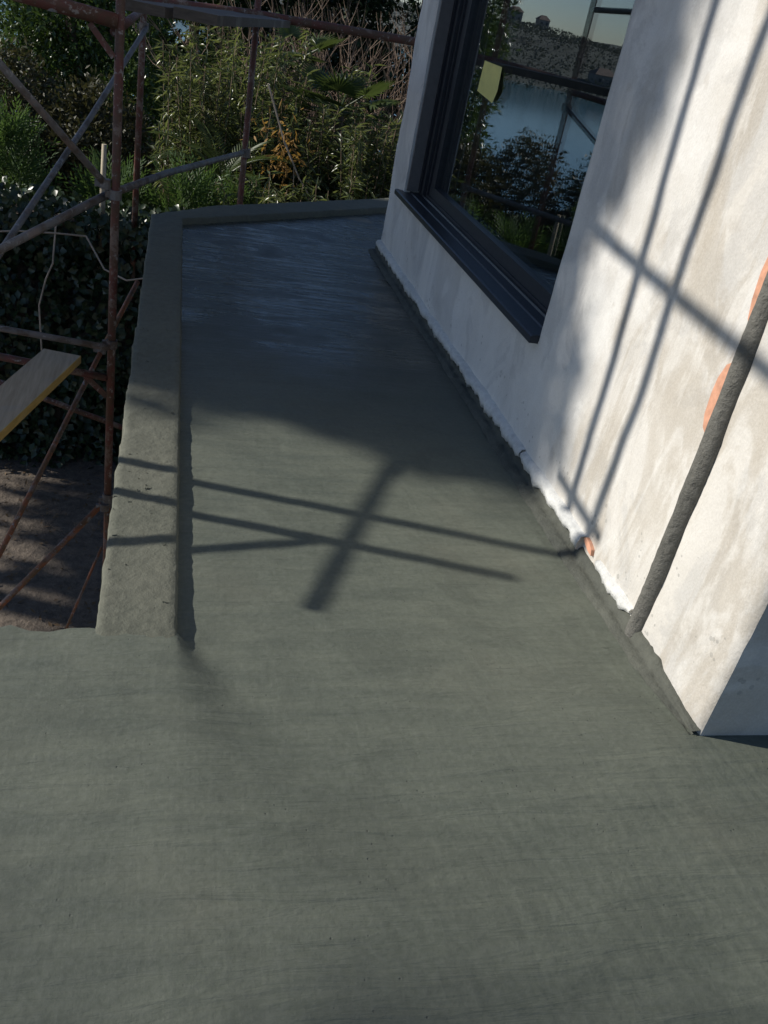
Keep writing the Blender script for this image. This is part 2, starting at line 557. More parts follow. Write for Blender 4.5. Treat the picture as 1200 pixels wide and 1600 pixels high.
fx = list(np.arange(0.05, 1.56, 0.02)) + [1.7, 2.0, 2.4, 3.0]
fy = np.arange(0, 1.0001, 1 / 190.0)
v = []
for k in fy:
    for x in fx:
        y1 = far_inner(x) + 0.12
        y = 1.93 + (y1 - 1.93) * k
        v.append((x, y, floor_z(x, y)))
nx = len(fx)
f = [(j * nx + i, j * nx + i + 1, (j + 1) * nx + i + 1, (j + 1) * nx + i) for j in range(len(fy) - 1) for i in range(nx - 1)]
# near, wider part of the same slab
n0 = len(v)
gx = list(np.arange(-4.0, -0.6, 0.2)) + list(np.arange(-0.6, -0.05, 0.05)) + list(np.arange(-0.05, 0.3, 0.01)) + list(np.arange(0.3, 2.2, 0.03)) + [2.4, 2.8, 3.4, 4.2, 5.0]
gy = list(np.arange(-3.0, 0.4, 0.2)) + list(np.arange(0.4, 1.92, 0.03)) + [1.93]
def near_z(x, y):
    w = 0.03 + 0.75 * max(0.0, 1.93 - y)
    k = min(1.0, max(0.0, (0.075 + w - x) / w))
    k = k * k * (3 - 2 * k)
    return floor_z(x, min(y, 1.93)) + 0.031 * k


for y in gy:
    for x in gx:
        yj = y
        if y > 1.925 and x < -0.14:
            yj += 0.030 * fbm(x * 2.5, 3.3, 1.0) + 0.022 * fbm(x * 11, 1.3, 4.0)
        v.append((x, yj, near_z(x, y)))
ng = len(gx)
f += [(n0 + j * ng + i, n0 + j * ng + i + 1, n0 + (j + 1) * ng + i + 1, n0 + (j + 1) * ng + i) for j in range(len(gy) - 1) for i in range(ng - 1)]
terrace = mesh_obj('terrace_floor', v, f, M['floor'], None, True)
terrace['kind'] = 'structure'
sl = MB()
sl.add([(-4.0, -3, -0.016), (5, -3, -0.016), (5, 1.885, -0.016), (-4.0, 1.885, -0.016), (-4.0, -3, -0.3), (5, -3, -0.3), (5, 1.885, -0.3), (-4.0, 1.885, -0.3)],
       [(0, 1, 2, 3), (4, 7, 6, 5), (0, 4, 5, 1), (1, 5, 6, 2), (2, 6, 7, 3), (3, 7, 4, 0)])
pA = [(-0.11, 1.886), (3.0, 1.886), (3.0, far_inner(3.0) + 0.15), (-0.11, far_inner(-0.11) + 0.15)]
sl.add([(x, y, -0.018) for x, y in pA] + [(x, y, -0.3) for x, y in pA], [(0, 1, 2, 3), (4, 7, 6, 5), (0, 4, 5, 1), (1, 5, 6, 2), (2, 6, 7, 3), (3, 7, 4, 0)])
sl.build('slab', M['fillet'], terrace)

# parapet kerb: swept section with crumbly edges, one L-shaped piece
def kerb_path():
    pts = []
    for y in np.arange(1.912, 6.50, 0.022):
        h = 0.033 + 0.012 * max(0, (y - 3) / 3.5)
        pts.append(((-0.137, y), (0.075, y), h))
    a = (-0.137, 6.50)
    # mitred corner then the skew run
    xs = np.arange(0.0, 1.0001, 0.01)
    for k in xs:
        ix = 0.075 + 2.6 * k
        iy = far_inner(ix)
        ox = -0.137 + (2.45 + 0.137) * k
        oy = 6.52 + (ox + 0.137) * 0.815 + 0.18 * min(1, k * 6)
        pts.append(((ox, oy), (ix, iy), 0.047))
    return pts


kv = []
kf = []
prof = [0.0, 0.025, 0.12, 0.25, 0.37, 0.5, 0.63, 0.75, 0.88, 0.98, 1.0]
KP = kerb_path()
npf = len(prof) + 3
for i, (po, pi, h) in enumerate(KP):
    s = i * 0.022
    eo = 0.006 * fbm(s * 3.0, 1.0, 2.0) + 0.007 * fbm(s * 14, 4.0, 2.0)
    ei = 0.002 * fbm(s * 5.0, 9.0, 2.0) + 0.004 * fbm(s * 26, 7.0, 2.0)
    d = Vector((pi[0] - po[0], pi[1] - po[1]))
    L = d.length
    d /= L
    po2 = Vector(po) + d * (-eo)
    pi2 = Vector(pi) + d * ei
    kv.append((po2.x + 0.012, po2.y, -0.34))
    kv.append((po2.x + 0.004 * fbm(s * 8, 2, 2), po2.y, -0.06))
    for t in prof:
        p = po2.lerp(pi2, t)
        rough = 0.0045 * fbm(p.x * 9, p.y * 9, 0.0) + 0.003 * fbm(p.x * 30, p.y * 30, 3.0)
        edge = -0.006 if t in (0.0,) else (-0.003 if t == 1.0 else 0)
        yk = p.y
        if i == 0: yk -= 0.05 + 0.05 * fbm(p.x * 14, 2.2, 0.4)
        kv.append((p.x, yk, (h + rough + edge) if i else h - 0.012))
    kv.append((pi2.x + d.x * 0.008, pi2.y + d.y * 0.008, -0.012))
for i in range(len(KP) - 1):
    for k in range(npf - 1):
        kf.append((i * npf + k, i * npf + k + 1, (i + 1) * npf + k + 1, (i + 1) * npf + k))
kf.append(tuple(range(npf)))
parapet = mesh_obj('parapet', kv, kf, M['parapet'], None, True)
tag(parapet, 'low rough cement kerb along the left and far edge of the wet terrace', 'parapet')
# crumbs of mortar stuck on the kerb
cr = MB()
for i in range(46):
    y = random.uniform(2.0, 4.4)
    x = random.uniform(-0.135, 0.07)
    r = random.choice([0.0025, 0.003, 0.004, 0.006])
    h = 0.034 + 0.012 * max(0, (y - 3) / 3.5)
    c = Vector((x, y, h))
    vs = [c + Vector((random.uniform(-1, 1) * r * 1.6, random.uniform(-1, 1) * r * 1.6, r * k)) for k in (-0.4, -0.3, -0.3, 0.5, 0.6, 0.9)]
    cr.add(vs, [(0, 1, 3), (1, 2, 4), (2, 0, 5), (3, 1, 4), (4, 2, 5), (5, 0, 3), (3, 4, 5)])
o = cr.build('mortar_crumbs', M['parapet'], parapet)
o['kind'] = 'stuff'

# cement fillet between floor and wall
fv = []
ff = []
ys = np.arange(1.56, 6.53, 0.015)
for y in ys:
    a = 0.012 * fbm(y * 2.2, 0.5, 0) + 0.006 * fbm(y * 12, 3, 0)
    hh = 0.050 + 0.014 * fbm(y * 3.5, 6, 0) + 0.014 * fbm(y * 15, 8, 0)
    tp = min(1.0, max(0.05, (y - 1.56) / 0.30))
    wdt = (0.066 + a) * (0.25 + 0.75 * tp)
    hh = 0.012 + (hh - 0.012) * tp
    secs = [(WX - wdt, 0.001), (WX - wdt * 0.78, 0.010 * tp), (WX - wdt * 0.50, (0.018 + 0.008 * fbm(y * 9, 1, 1)) * tp), (WX - wdt * 0.30, hh * 0.36 + 0.010 * fbm(y * 17, 4, 4) * tp), (WX - 0.014, hh * 0.8), (WX - 0.004, hh), (WX + 0.02, hh + 0.004)]
    for (x, z) in secs:
        fv.append((x + 0.003 * fbm(y * 20, z * 60, 2), y, z + 0.003 * fbm(y * 25, x * 40, 5)))
n = 7
for j in range(len(ys) - 1):
    for i in range(n - 1):
        ff.append((j * n + i, j * n + i + 1, (j + 1) * n + i + 1, (j + 1) * n + i))
mesh_obj('cement_fillet', fv, ff, M['fillet'], terrace, True)

# ------------------------------------------------------------------ house
house = empty('house', (3.0, 4.0, -3.0))
tag(house, 'whitewashed house wall with deep dark window beside the wet cement terrace', 'house')
Y0, Y1 = 1.555, 6.50
WY0, WY1, WZ0, WZ1 = 3.285, 6.03, 0.515, 2.45
REV = 1.80
ys = sorted(set([round(a, 4) for a in list(np.arange(Y0, Y1, 0.045)) + [Y1, WY0, WY1]]))
zs = sorted(set([round(a, 4) for a in list(np.arange(0.0, 3.4, 0.045)) + [3.8, 4.4, 5.2, 6.2, WZ0, WZ1]]))
wv = []
idx = {}
for j, z in enumerate(zs):
    for i, y in enumerate(ys):
        d = 0.010 * fbm(y * 0.9, z * 0.9, 2.2) + 0.004 * fbm(y * 4.5, z * 4.5, 5.5)
        if i in (0, len(ys) - 1): d += 0.012 + 0.006 * fbm(0.3, z * 6, 1)
        if i in (1, len(ys) - 2): d += 0.003
        yy = y
        if i == len(ys) - 1: yy += 0.010 * fbm(1.3, z * 3, 7)
        near = (WY0 - 0.02 <= y <= WY1 + 0.02 and WZ0 - 0.02 <= z <= WZ1 + 0.02)
        if near: d = 0.004 * fbm(y * 4, z * 4, 9)
        idx[(i, j)] = len(wv)
        wv.append((WX + d, yy, z))
wf = []
iw0, iw1 = ys.index(WY0), ys.index(WY1)
jw0, jw1 = zs.index(WZ0), zs.index(WZ1)
for j in range(len(zs) - 1):
    for i in range(len(ys) - 1):
        if iw0 <= i < iw1 and jw0 <= j < jw1: continue
        wf.append((idx[(i, j)], idx[(i + 1, j)], idx[(i + 1, j + 1)], idx[(i, j + 1)]))


def reveal(ring):
    global wv, wf
    back = []
    for r in ring:
        p = wv[r]
        back.append(len(wv))
        wv.append((REV, p[1], p[2]))
    for a in range(len(ring) - 1):
        wf.append((ring[a], back[a], back[a + 1], ring[a + 1]))


reveal([idx[(i, jw0)] for i in range(iw0, iw1 + 1)])
reveal([idx[(iw1, j)] for j in range(jw0, jw1 + 1)])
reveal([idx[(i, jw1)] for i in range(iw1, iw0 - 1, -1)])
reveal([idx[(iw0, j)] for j in range(jw1, jw0 - 1, -1)])
# returns at both corners and the back of the house
for i, sgn in ((0, 1), (len(ys) - 1, -1)):
    ring = [idx[(i, j)] for j in range(len(zs))]
    back = []
    for r in ring:
        p = wv[r]
        back.append(len(wv))
        wv.append((7.5, p[1], p[2]))
    for a in range(len(ring) - 1):
        q = (ring[a], ring[a + 1], back[a + 1], back[a])
        wf.append(q if sgn > 0 else q[::-1])
top = [idx[(0, len(zs) - 1)], idx[(len(ys) - 1, len(zs) - 1)]]
wv += [(7.5, Y0, 6.2), (7.5, Y1, 6.2), (7.5, Y0, 0), (7.5, Y1, 0)]
nb = len(wv)
wf.append((nb - 4, nb - 2, nb - 1, nb - 3))
mesh_obj('wall', wv, wf, M['plaster'], house, True).data.polygons.foreach_set('use_smooth', [True] * len(wf))
for p in house.children[0].data.polygons:
    if abs(p.normal.x) < 0.8: p.use_smooth = False
lb = MB()
lb.box((1.72, 1.7, -3.2), (7.4, 6.35, -0.31))
lb.build('lower_storey', M['plaster'], house)
rb = MB()
rb.box((1.25, 1.2, 6.21), (7.9, 6.85, 6.40))
rb.build('roof', M['roof_far'], house)
# room behind the window, with its ceiling, floor and a partition pier
rm = MB()
rx0, rx1, ry0, ry1, rz0, rz1 = 1.86, 6.8, 2.2, 6.42, 0.25, 2.95
for q in ([(rx0, ry0, rz0), (rx1, ry0, rz0), (rx1, ry0, rz1), (rx0, ry0, rz1)], [(rx0, ry1, rz0), (rx0, ry1, rz1), (rx1, ry1, rz1), (rx1, ry1, rz0)],
          [(rx1, ry0, rz0), (rx1, ry1, rz0), (rx1, ry1, rz1), (rx1, ry0, rz1)], [(rx0, ry0, rz1), (rx1, ry0, rz1), (rx1, ry1, rz1), (rx0, ry1, rz1)],
          [(rx0, ry0, rz0), (rx0, ry0, rz1), (rx0, WY0, rz1), (rx0, WY0, rz0)], [(rx0, WY1, rz0), (rx0, WY1, rz1), (rx0, ry1, rz1), (rx0, ry1, rz0)],
          [(rx0, WY0, rz0), (rx0, WY0, WZ0), (rx0, WY1, WZ0), (rx0, WY1, rz0)], [(rx0, WY0, WZ1), (rx0, WY0, rz1), (rx0, WY1, rz1), (rx0, WY1, WZ1)]):
    rm.add(q, [(0, 1, 2, 3)])
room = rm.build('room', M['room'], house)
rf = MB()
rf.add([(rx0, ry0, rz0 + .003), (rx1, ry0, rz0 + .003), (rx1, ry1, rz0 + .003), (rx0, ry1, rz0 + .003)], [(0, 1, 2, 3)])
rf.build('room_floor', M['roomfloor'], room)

# ragged light plaster lip at the wall's foot
def ragged_strip(name, y0, y1, zlo, zhi, thick, mat, step=0.014, amp=1.0, seed=0):
    ys_ = np.arange(y0, y1 + 1e-6, step)
    vv = []
    fc = []
    for y in ys_:
        lo = zlo + amp * (0.020 * fbm(y * 4, 1, seed) + 0.018 * fbm(y * 17, 2, seed) + 0.008 * fbm(y * 60, 2, seed))
        hi = zhi + amp * (0.010 * fbm(y * 5, 3, seed) + 0.004 * fbm(y * 30, 4, seed))
        th = thick * (1 + 0.5 * fbm(y * 9, 5, seed))
        hi = max(hi, lo + 0.012)
        vv += [(WX + 0.03, y, lo), (WX - th, y, lo + 0.002), (WX - th * 1.1, y, (lo + hi) / 2), (WX - th * 0.7, y, hi - 0.003), (WX + 0.03, y, hi + 0.006)]
    for j in range(len(ys_) - 1):
        for i in range(4):
            fc.append((j * 5 + i, j * 5 + i + 1, (j + 1) * 5 + i + 1, (j + 1) * 5 + i))
    fc.append((0, 1, 2, 3, 4)); e = (len(ys_) - 1) * 5
    fc.append((e + 4, e + 3, e + 2, e + 1, e))
    return mesh_obj(name, vv, fc, mat, house, True)


ragged_strip('plaster_lip', 2.44, 3.10, 0.050, 0.098, 0.025, M['chalk'], seed=1)
ragged_strip('plaster_lip', 3.11, 6.49, 0.052, 0.100, 0.026, M['chalk'], seed=2)
ragged_strip('plaster_lip', 2.03, 2.32, 0.050, 0.084, 0.014, M['chalk'], seed=4)

# mortar-coated conduit climbing the wall, with broken-out brick beside it
pv = []
pf = []
PY = 1.985
zz = np.arange(-0.01, 3.2, 0.018)
for z in zz:
    rr = 0.0325 * (1 + 0.10 * fbm(z * 3, 0, 1))
    for k in range(15):
        th = math.pi * (k / 14.0) * 1.24 - 0.12 * math.pi
        r2 = rr * (1 + 0.03 * fbm(z * 10, k * 0.6, 2) + 0.06 * fbm(z * 55, k * 1.6, 6))
        pv.append((WX + 0.006 - math.sin(th) * r2 * 1.0, PY + 0.006 * fbm(z * 1.3, 3, 3) + math.cos(th) * r2, z))
for j in range(len(zz) - 1):
    for i in range(14):
        pf.append((j * 15 + i, (j + 1) * 15 + i, (j + 1) * 15 + i + 1, j * 15 + i + 1))
mesh_obj('conduit', pv, pf, M['conduit'], house, True)


def patch(name, pts, x, mat):
    # pts: outline (y,z); a shallow chip of material standing 3 mm proud of the finish
    vv = [(WX - x, y, z) for y, z in pts] + [(WX + 0.03, y, z) for y, z in pts]
    n = len(pts)
    fc = [tuple(range(n))] + [(i, i + n, (i + 1) % n + n, (i + 1) % n) for i in range(n)]
    return mesh_obj(name, vv, fc, mat, house)


patch('brick', [(2.012, 0.725), (2.030, 0.735), (2.046, 0.77), (2.052, 0.83), (2.050, 0.88), (2.034, 0.925), (2.008, 0.945)], 0.012, M['brick'])
patch('brick', [(2.010, 1.045), (2.024, 1.06), (2.038, 1.11), (2.046, 1.18), (2.040, 1.25), (2.026, 1.30), (2.006, 1.33)], 0.012, M['brick'])
patch('brick', [(2.355, 0.068), (2.362, 0.088), (2.392, 0.100), (2.420, 0.104), (2.436, 0.092), (2.415, 0.080), (2.385, 0.070)], 0.010, M['brick'])

# window
win_p = empty('window', (1.66, 4.66, 0.515))
win_p.parent = house
win_p.matrix_parent_inverse = Matrix.Translation(house.location).inverted()
PX = 1.665       # glass plane


def wpart(name, mb, mat):
    o = mesh_obj(name, mb.v, mb.f, mat, None)
    o.parent = win_p
    o.matrix_parent_inverse = win_p.matrix_world.inverted() if False else Matrix.Translation((1.66, 4.66, 0.515)).inverted()
    return o


# sloping sill with ridges
sb = MB()
prof = [(1.470, 0.505), (1.470, 0.533), (1.478, 0.538), (1.548, 0.545), (1.553, 0.552), (1.566, 0.552), (1.570, 0.547), (1.612, 0.551), (1.616, 0.560), (1.626, 0.560), (1.630, 0.553), (1.652, 0.556), (1.652, 0.505)]
sy0, sy1 = WY0 + 0.004, WY1 + 0.10
vv = [(x, sy0, z) for x, z in prof] + [(x, WY1 + (0.10 if x < 1.50 else -0.004), z) for x, z in prof]
n = len(prof)
fc = [(i, (i + 1) % n, (i + 1) % n + n, i + n) for i in range(n)] + [tuple(range(n))[::-1], tuple(range(n, 2 * n))]
sb.add(vv, fc)
wpart('sill', sb, M['frame'])
# bottom / top / side frames and sliding profiles
fb = MB(); fb.box((1.640, WY0 + .004, 0.562), (1.70, WY1 - .004, 0.640)); wpart('bottom_rail', fb, M['frame'])
fb = MB(); fb.box((1.630, WY0 + .004, 0.553), (1.638, WY1 - .004, 0.575)); wpart('track', fb, M['frame'])
fb = MB(); fb.box((1.62, WY0 + .004, WZ1 - 0.10), (1.70, WY1 - .004, WZ1 - .004)); wpart('top_rail', fb, M['frame'])
fb = MB(); fb.box((1.615, WY0 + .003, 0.563), (1.705, WY0 + 0.075, WZ1 - .105)); wpart('side_frame', fb, M['frame'])
for (a, b, x0) in ((0.004, 0.05, 1.602), (0.052, 0.085, 1.616), (0.087, 0.13, 1.608), (0.132, 0.165, 1.628), (0.167, 0.26, 1.642)):
    fb = MB(); fb.box((x0, WY1 - b, 0.565), (1.705, WY1 - a, WZ1 - .105)); wpart('side_profile', fb, M['frame'])
fb = MB(); fb.box((1.524, WY1 - 0.022, 0.556), (1.600, WY1 - 0.003, WZ1 - .003)); wpart('jamb_lining', fb, M['liner'])
gb = MB(); gb.box((PX, WY0 + 0.07, 0.63), (PX + 0.024, WY1 - 0.255, WZ1 - 0.095)); wpart('pane', gb, M['glass'])

# yellow paper stuck on the inner side of the pane, next to the profile
note_c = [(5.36, 1.27), (5.02, 1.245), (4.965, 1.31), (5.00, 1.425), (5.34, 1.43)]
vv = [(PX - 0.003 - 0.004 * k, y, z) for k, (y, z) in zip((0, 2, 3, 1, 0), note_c)]
vv += [(x + 0.0012, y, z) for x, y, z in vv]
nt = mesh_obj('paper_note', vv, [(0, 1, 2, 3, 4), (9, 8, 7, 6, 5)] + [(i, i + 5, (i + 1) % 5 + 5, (i + 1) % 5) for i in range(5)], M['note'])
tag(nt, 'yellow paper stuck on the window pane beside its dark frame', 'paper')

# ------------------------------------------------------------------ scaffold
def tube_part(name, pts, r, mat, parent, n=12):
    mb = MB()
    mb.tube(pts, r, n)
    return mb.build(name, mat, parent, False)


def shade(o):
    for p in o.data.polygons:
        p.use_smooth = len(p.vertices) == 4
    return o


def coupler(parent, p, r=0.038, h=0.06, mat=None):
    p = Vector(p)
    mb = MB()
    mb.tube([p - Vector((0, 0, h / 2)), p + Vector((0, 0, h / 2))], r, 10)
    mb.box((p.x - 0.055, p.y - 0.012, p.z - 0.018), (p.x - r * 0.8, p.y + 0.012, p.z + 0.018))
    o = mb.build('coupler', mat or M['galv'])
    o.parent = parent
    return o


def gz(x, y): return ground_z(x, y) - 0.01


scaf = empty('scaffold', (-0.32, 6.5, -3.0))
tag(scaf, 'rusty red tube scaffold with braces standing outside the far left kerb', 'scaffold')
R0 = 0.026
def sp(name, pts, r=R0, mat='red'):
    return shade(tube_part(name, pts, r, M[mat], scaf))


p1 = sp('pole', [(-0.305, 5.2, gz(-.3, 5.2)), (-0.304, 5.2, -1.53)], 0.021, 'orange')
p1b = sp('pole', [(-0.304, 5.2, -1.55), (-0.305, 5.2, 2.6)], 0.0235, 'red')
coupler(p1b, (-0.304, 5.2, -1.52), 0.034, 0.09)
coupler(p1b, (-0.304, 5.2, -0.43), 0.034, 0.05)
coupler(p1b, (-0.304, 5.2, 0.44), 0.034, 0.05)
p2 = sp('pole', [(-0.345, 8.8, gz(-.34, 8.8)), (-0.338, 8.8, -0.95)], 0.027, 'orange')
p2 = sp('pole', [(-0.337, 8.8, -0.96), (-0.318, 8.8, 2.7)], 0.028, 'red')
coupler(p2, (-0.32, 8.8, 1.06), 0.042, 0.07)
p3 = sp('pole', [(0.62, 8.5, gz(.6, 8.5)), (0.594, 8.5, 2.7)], 0.027, 'red')
coupler(p3, (0.616, 8.5, 0.23), 0.042, 0.07)
coupler(p3, (0.60, 8.5, 1.30), 0.046, 0.10)
# frame transoms at the near pole, with gussets
sp('transom', [(-1.25, 5.19, 1.36), (-0.315, 5.19, 1.285)], 0.036, 'red')
g = MB(); g.plank((-0.45, 5.19, 1.255), (-0.33, 5.19, 1.12), 0.03, 0.012, (0, 1, 0)); g.build('gusset', M['red'], scaf)
sp('transom', [(-1.30, 5.15, -0.35), (-0.315, 5.15, -0.437)], 0.019, 'galv')
sp('transom', [(-1.30, 5.2, -0.535), (-0.325, 5.2, -0.652)], 0.023, 'red')
g = MB(); g.plank((-0.45, 5.2, -0.655), (-0.325, 5.2, -0.775), 0.035, 0.012, (0, 1, 0)); g.build('gusset', M['red'], scaf)
sp('transom', [(-1.30, 6.0, -1.03), (-0.20, 6.0, -1.40)], 0.020, 'red')
# ledgers at deck height
sp('ledger', [(-0.6, 8.43, 1.265), (0.61, 8.43, 1.335), (2.3, 8.43, 1.375)], 0.034, 'red')
sp('ledger', [(-0.32, 8.72, 1.20), (-0.33, 5.23, 1.235)], 0.026, 'red')
sp('ledger', [(-0.32, 8.76, 1.90), (-0.33, 5.0, 1.98)], 0.024, 'galv')
# diagonal braces
sp('brace', [(-1.10, 4.40, 0.10), (-0.804, 4.6, 0.235), (-0.36, 5.245, 0.418)], 0.022, 'galv')
sp('brace', [(-0.36, 5.235, 0.418), (-0.05, 6.4, 0.36), (0.584, 8.46, 0.233)], 0.022, 'galv')
sp('brace', [(-0.299, 8.76, 1.06), (-0.60, 7.1, 0.53), (-0.926, 5.5, 0.01), (-1.15, 4.4, -0.36)], 0.020, 'galv')
sp('brace', [(-1.05, 4.95, 1.24), (-0.843, 5.0, 1.019), (-0.345, 5.2, 0.475)], 0.019, 'galv')
sp('brace', [(-0.211, 6.5, -0.44), (-0.411, 6.0, -0.785)], 0.017, 'orange')
sp('brace', [(-0.411, 6.0, -0.785), (-0.944, 5.0, -1.85), (-1.4, 4.15, -2.76)], 0.017, 'orange')
sp('brace', [(-0.336, 5.18, -1.544), (-0.96, 5.0, -2.28), (-1.35, 4.9, -2.75)], 0.019, 'orange')
sp('brace', [(-0.330, 5.17, -1.875), (-0.494, 5.0, -2.301), (-0.70, 4.8, -2.85)], 0.009, 'orange')
for q in ((-0.415, 5.995, -0.79), (-0.32, 5.17, -1.56), (-0.62, 5.19, 1.30), (-0.62, 5.2, -0.617), (-0.36, 5.2, 0.49)):
    coupler(p1b, q, 0.030, 0.05)
# deck boards between the near pole and the far ledger: each board lifts off
deckz = 1.30
for k, (xa, xb, ya, yb, lab) in enumerate((
        (-0.20, 0.50, 5.27, 8.36, 'dark old scaffold board crossing from the near pole to the far ledger'),
        (0.06, 0.76, 5.24, 8.38, 'inner scaffold board lying alongside the board at the near pole'))):
    mb = MB()
    mb.plank((xa, ya, deckz + 0.062 + 0.010 * k), (xb, yb, deckz + 0.0 + 0.012 * k), 0.225, 0.05)
    o = mb.build('scaffold_board', M['oldplank'])
    tag(o, lab, 'board', 'boards of the high scaffold deck')
# lower plank with a yellow edge
pl = empty('scaffold_plank', (-0.60, 5.3, -0.56))
tag(pl, 'pale weathered plank with a yellow painted edge resting on the red transom', 'plank')
a = Vector((-0.598, 5.32, -0.585)); b = Vector((-1.16, 3.25, -0.63))
mb = MB(); mb.plank(a, b, 0.225, 0.046); mb.build('board', M['plank'], pl)
d = (b - a).normalized()
side = d.cross(Vector((0, 0, 1))).normalized()
edge_off = -side * 0.1145 if (-side).x > 0 else side * 0.1145
mb = MB(); mb.plank(a + edge_off, b + edge_off, 0.004, 0.048); mb.build('painted_edge', M['plank_edge'], pl)

# second scaffold bay, left of the camera: its tubes throw the shadows on floor and wall
bay = empty('scaffold', (-2.0, 3.3, -3.0))
tag(bay, 'scaffold bay on the left whose tubes cast crossing shadows on terrace and wall', 'scaffold')
def bp(name, pts, r=0.024, mat='red'):
    return shade(tube_part(name, pts, r, M[mat], bay))


bp('pole', [(-1.80, 3.365, gz(-1.8, 3.36)), (-1.80, 3.365, 4.6)], 0.026)
bp('pole', [(-1.62, 3.09, gz(-1.6, 3.09)), (-1.60, 3.085, 1.68)], 0.026)
bp('pole', [(-1.90, 3.585, 2.14), (-1.90, 3.745, 4.6)], 0.026)
bp('ledger', [(-1.85, 4.60, 3.075), (-1.85, 1.20, 2.90)], 0.024, 'galv')
bp('ledger', [(-1.84, 3.72, 2.17), (-1.84, 3.30, 2.15)], 0.022, 'galv')
bp('brace', [(-1.58, 3.06, 1.27), (-1.58, 2.76, 0.90), (-1.58, 2.1, 0.09)], 0.020, 'galv')
bp('brace', [(-3.07, 4.60, 2.497), (-2.60, 3.91, 2.08), (-1.80, 2.735, 1.37)], 0.021, 'galv')
bp('pole', [(-3.09, 4.62, gz(-3.1, 4.6)), (-3.09, 4.62, 2.7)], 0.024)

# ------------------------------------------------------------------ vegetation helpers
def leaf_cloud(name, C, D, U, L, W, mat, parent=None, fold=0.18, droop=0.0):
    """C base points, D leaf directions, U rough up vectors, L lengths, W widths (numpy). Four-vertex folded leaves."""
    C = np.asarray(C, float); D = np.asarray(D, float); U = np.asarray(U, float)
    D /= np.linalg.norm(D, axis=1, keepdims=True) + 1e-9
    S = np.cross(D, U)
    S /= np.linalg.norm(S, axis=1, keepdims=True) + 1e-9
    N = np.cross(S, D)
    n = len(C)
    L = np.asarray(L).reshape(-1, 1) * np.ones((n, 1)); W = np.asarray(W).reshape(-1, 1) * np.ones((n, 1))
    V = np.empty((n, 4, 3))
    V[:, 0] = C
    V[:, 1] = C + D * L * 0.45 + S * W * 0.5 + N * W * fold
    V[:, 2] = C + D * L - N * L * droop
    V[:, 3] = C + D * L * 0.45 - S * W * 0.5 + N * W * fold
    me = bpy.data.meshes.new(name)
    me.vertices.add(n * 4)
    me.vertices.foreach_set('co', V.reshape(-1))
    me.loops.add(n * 6)
    me.polygons.add(n * 2)
    b = np.arange(n).reshape(-1, 1) * 4
    li = np.concatenate([b, b + 1, b + 2, b, b + 2, b + 3], axis=1).reshape(-1)
    me.loops.foreach_set('vertex_index', li)
    me.polygons.foreach_set('loop_start', np.arange(0, n * 6, 3))
    me.polygons.foreach_set('loop_total', np.full(n * 2, 3))
    me.update(calc_edges=True)
    me.validate()
    me.materials.append(mat)
    o = bpy.data.objects.new(name, me)
    COL.objects.link(o)
    if parent:
        o.parent = parent
        o.matrix_parent_inverse = Matrix.Translation(parent.location).inverted()
    return o


def unit(n):
    v = RNG.normal(size=(n, 3))
    return v / np.linalg.norm(v, axis=1, keepdims=True)


def clump_points(blobs, nclump, per, cr, shell=0.5):
    """leaf base points grouped in clumps on and in ellipsoid blobs [(cx,cy,cz,rx,ry,rz)]"""
    vol = np.array([b[3] * b[4] * b[5] for b in blobs]) ** 0.67
    pick = RNG.choice(len(blobs), nclump, p=vol / vol.sum())
    B = np.array(blobs)[pick]
    u = unit(nclump)
    rad = shell + (1 - shell) * RNG.random((nclump, 1)) ** 0.5
    cc = B[:, :3] + u * rad * B[:, 3:]
    out = np.repeat(cc, per, axis=0) + unit(nclump * per) * (RNG.random((nclump * per, 1)) ** 0.5) * cr
    outd = np.repeat(u, per, axis=0)
    return out, outd


def trunk(parent, base, top, r0, r1, limbs=(), mat=None, bend=0.2):
    mb = MB()
    base = Vector(base); top = Vector(top)
    pts = []
    for i in range(7):
        t = i / 6
        p = base.lerp(top, t) + Vector((math.sin(t * 3.0) * bend, math.cos(t * 2.3 + 1) * bend * 0.6 - bend * 0.6 * math.cos(1), 0))
        pts.append(p)
    mb.tube(pts, [r0 + (r1 - r0) * i / 6 for i in range(7)], 9)
    for (t, tip, r) in limbs:
        s = pts[int(t * 6)]
        tip = Vector(tip)
        m = s.lerp(tip, 0.5) + Vector((0, 0, 0.15 * (tip - s).length))
        mb.tube([s, m, tip], [r, r * 0.7, r * 0.25], 7)
    return shade(mb.build('trunk', mat or M['bark'], parent))


# --- glossy laurel trees (left background)
def laurel(name, label, blobs, nclump, per, L, base, group=None):
    t = empty(name, base)
    tag(t, label, 'tree', group)
    P, O = clump_points(blobs, nclump, per, 0.34, 0.55)
    D = O * 0.5 + unit(len(P)) * 0.9 + np.array([0, 0, -0.1])
    U = unit(len(P)) * 0.55 + np.array([0, -0.25, 1.0])
    leaf_cloud('crown', P, D, U, RNG.uniform(L * 0.7, L * 1.25, len(P)), RNG.uniform(L * 0.36, L * 0.46, len(P)), M['laurel'], t)
    tops = [(0.5 + 0.1 * (i % 4), (b[0], b[1], b[2]), 0.07) for i, b in enumerate(blobs)]
    c = blobs[0]
    trunk(t, base, (c[0], c[1], c[2] + c[5] * 0.4), 0.16, 0.06, tops)
    return t


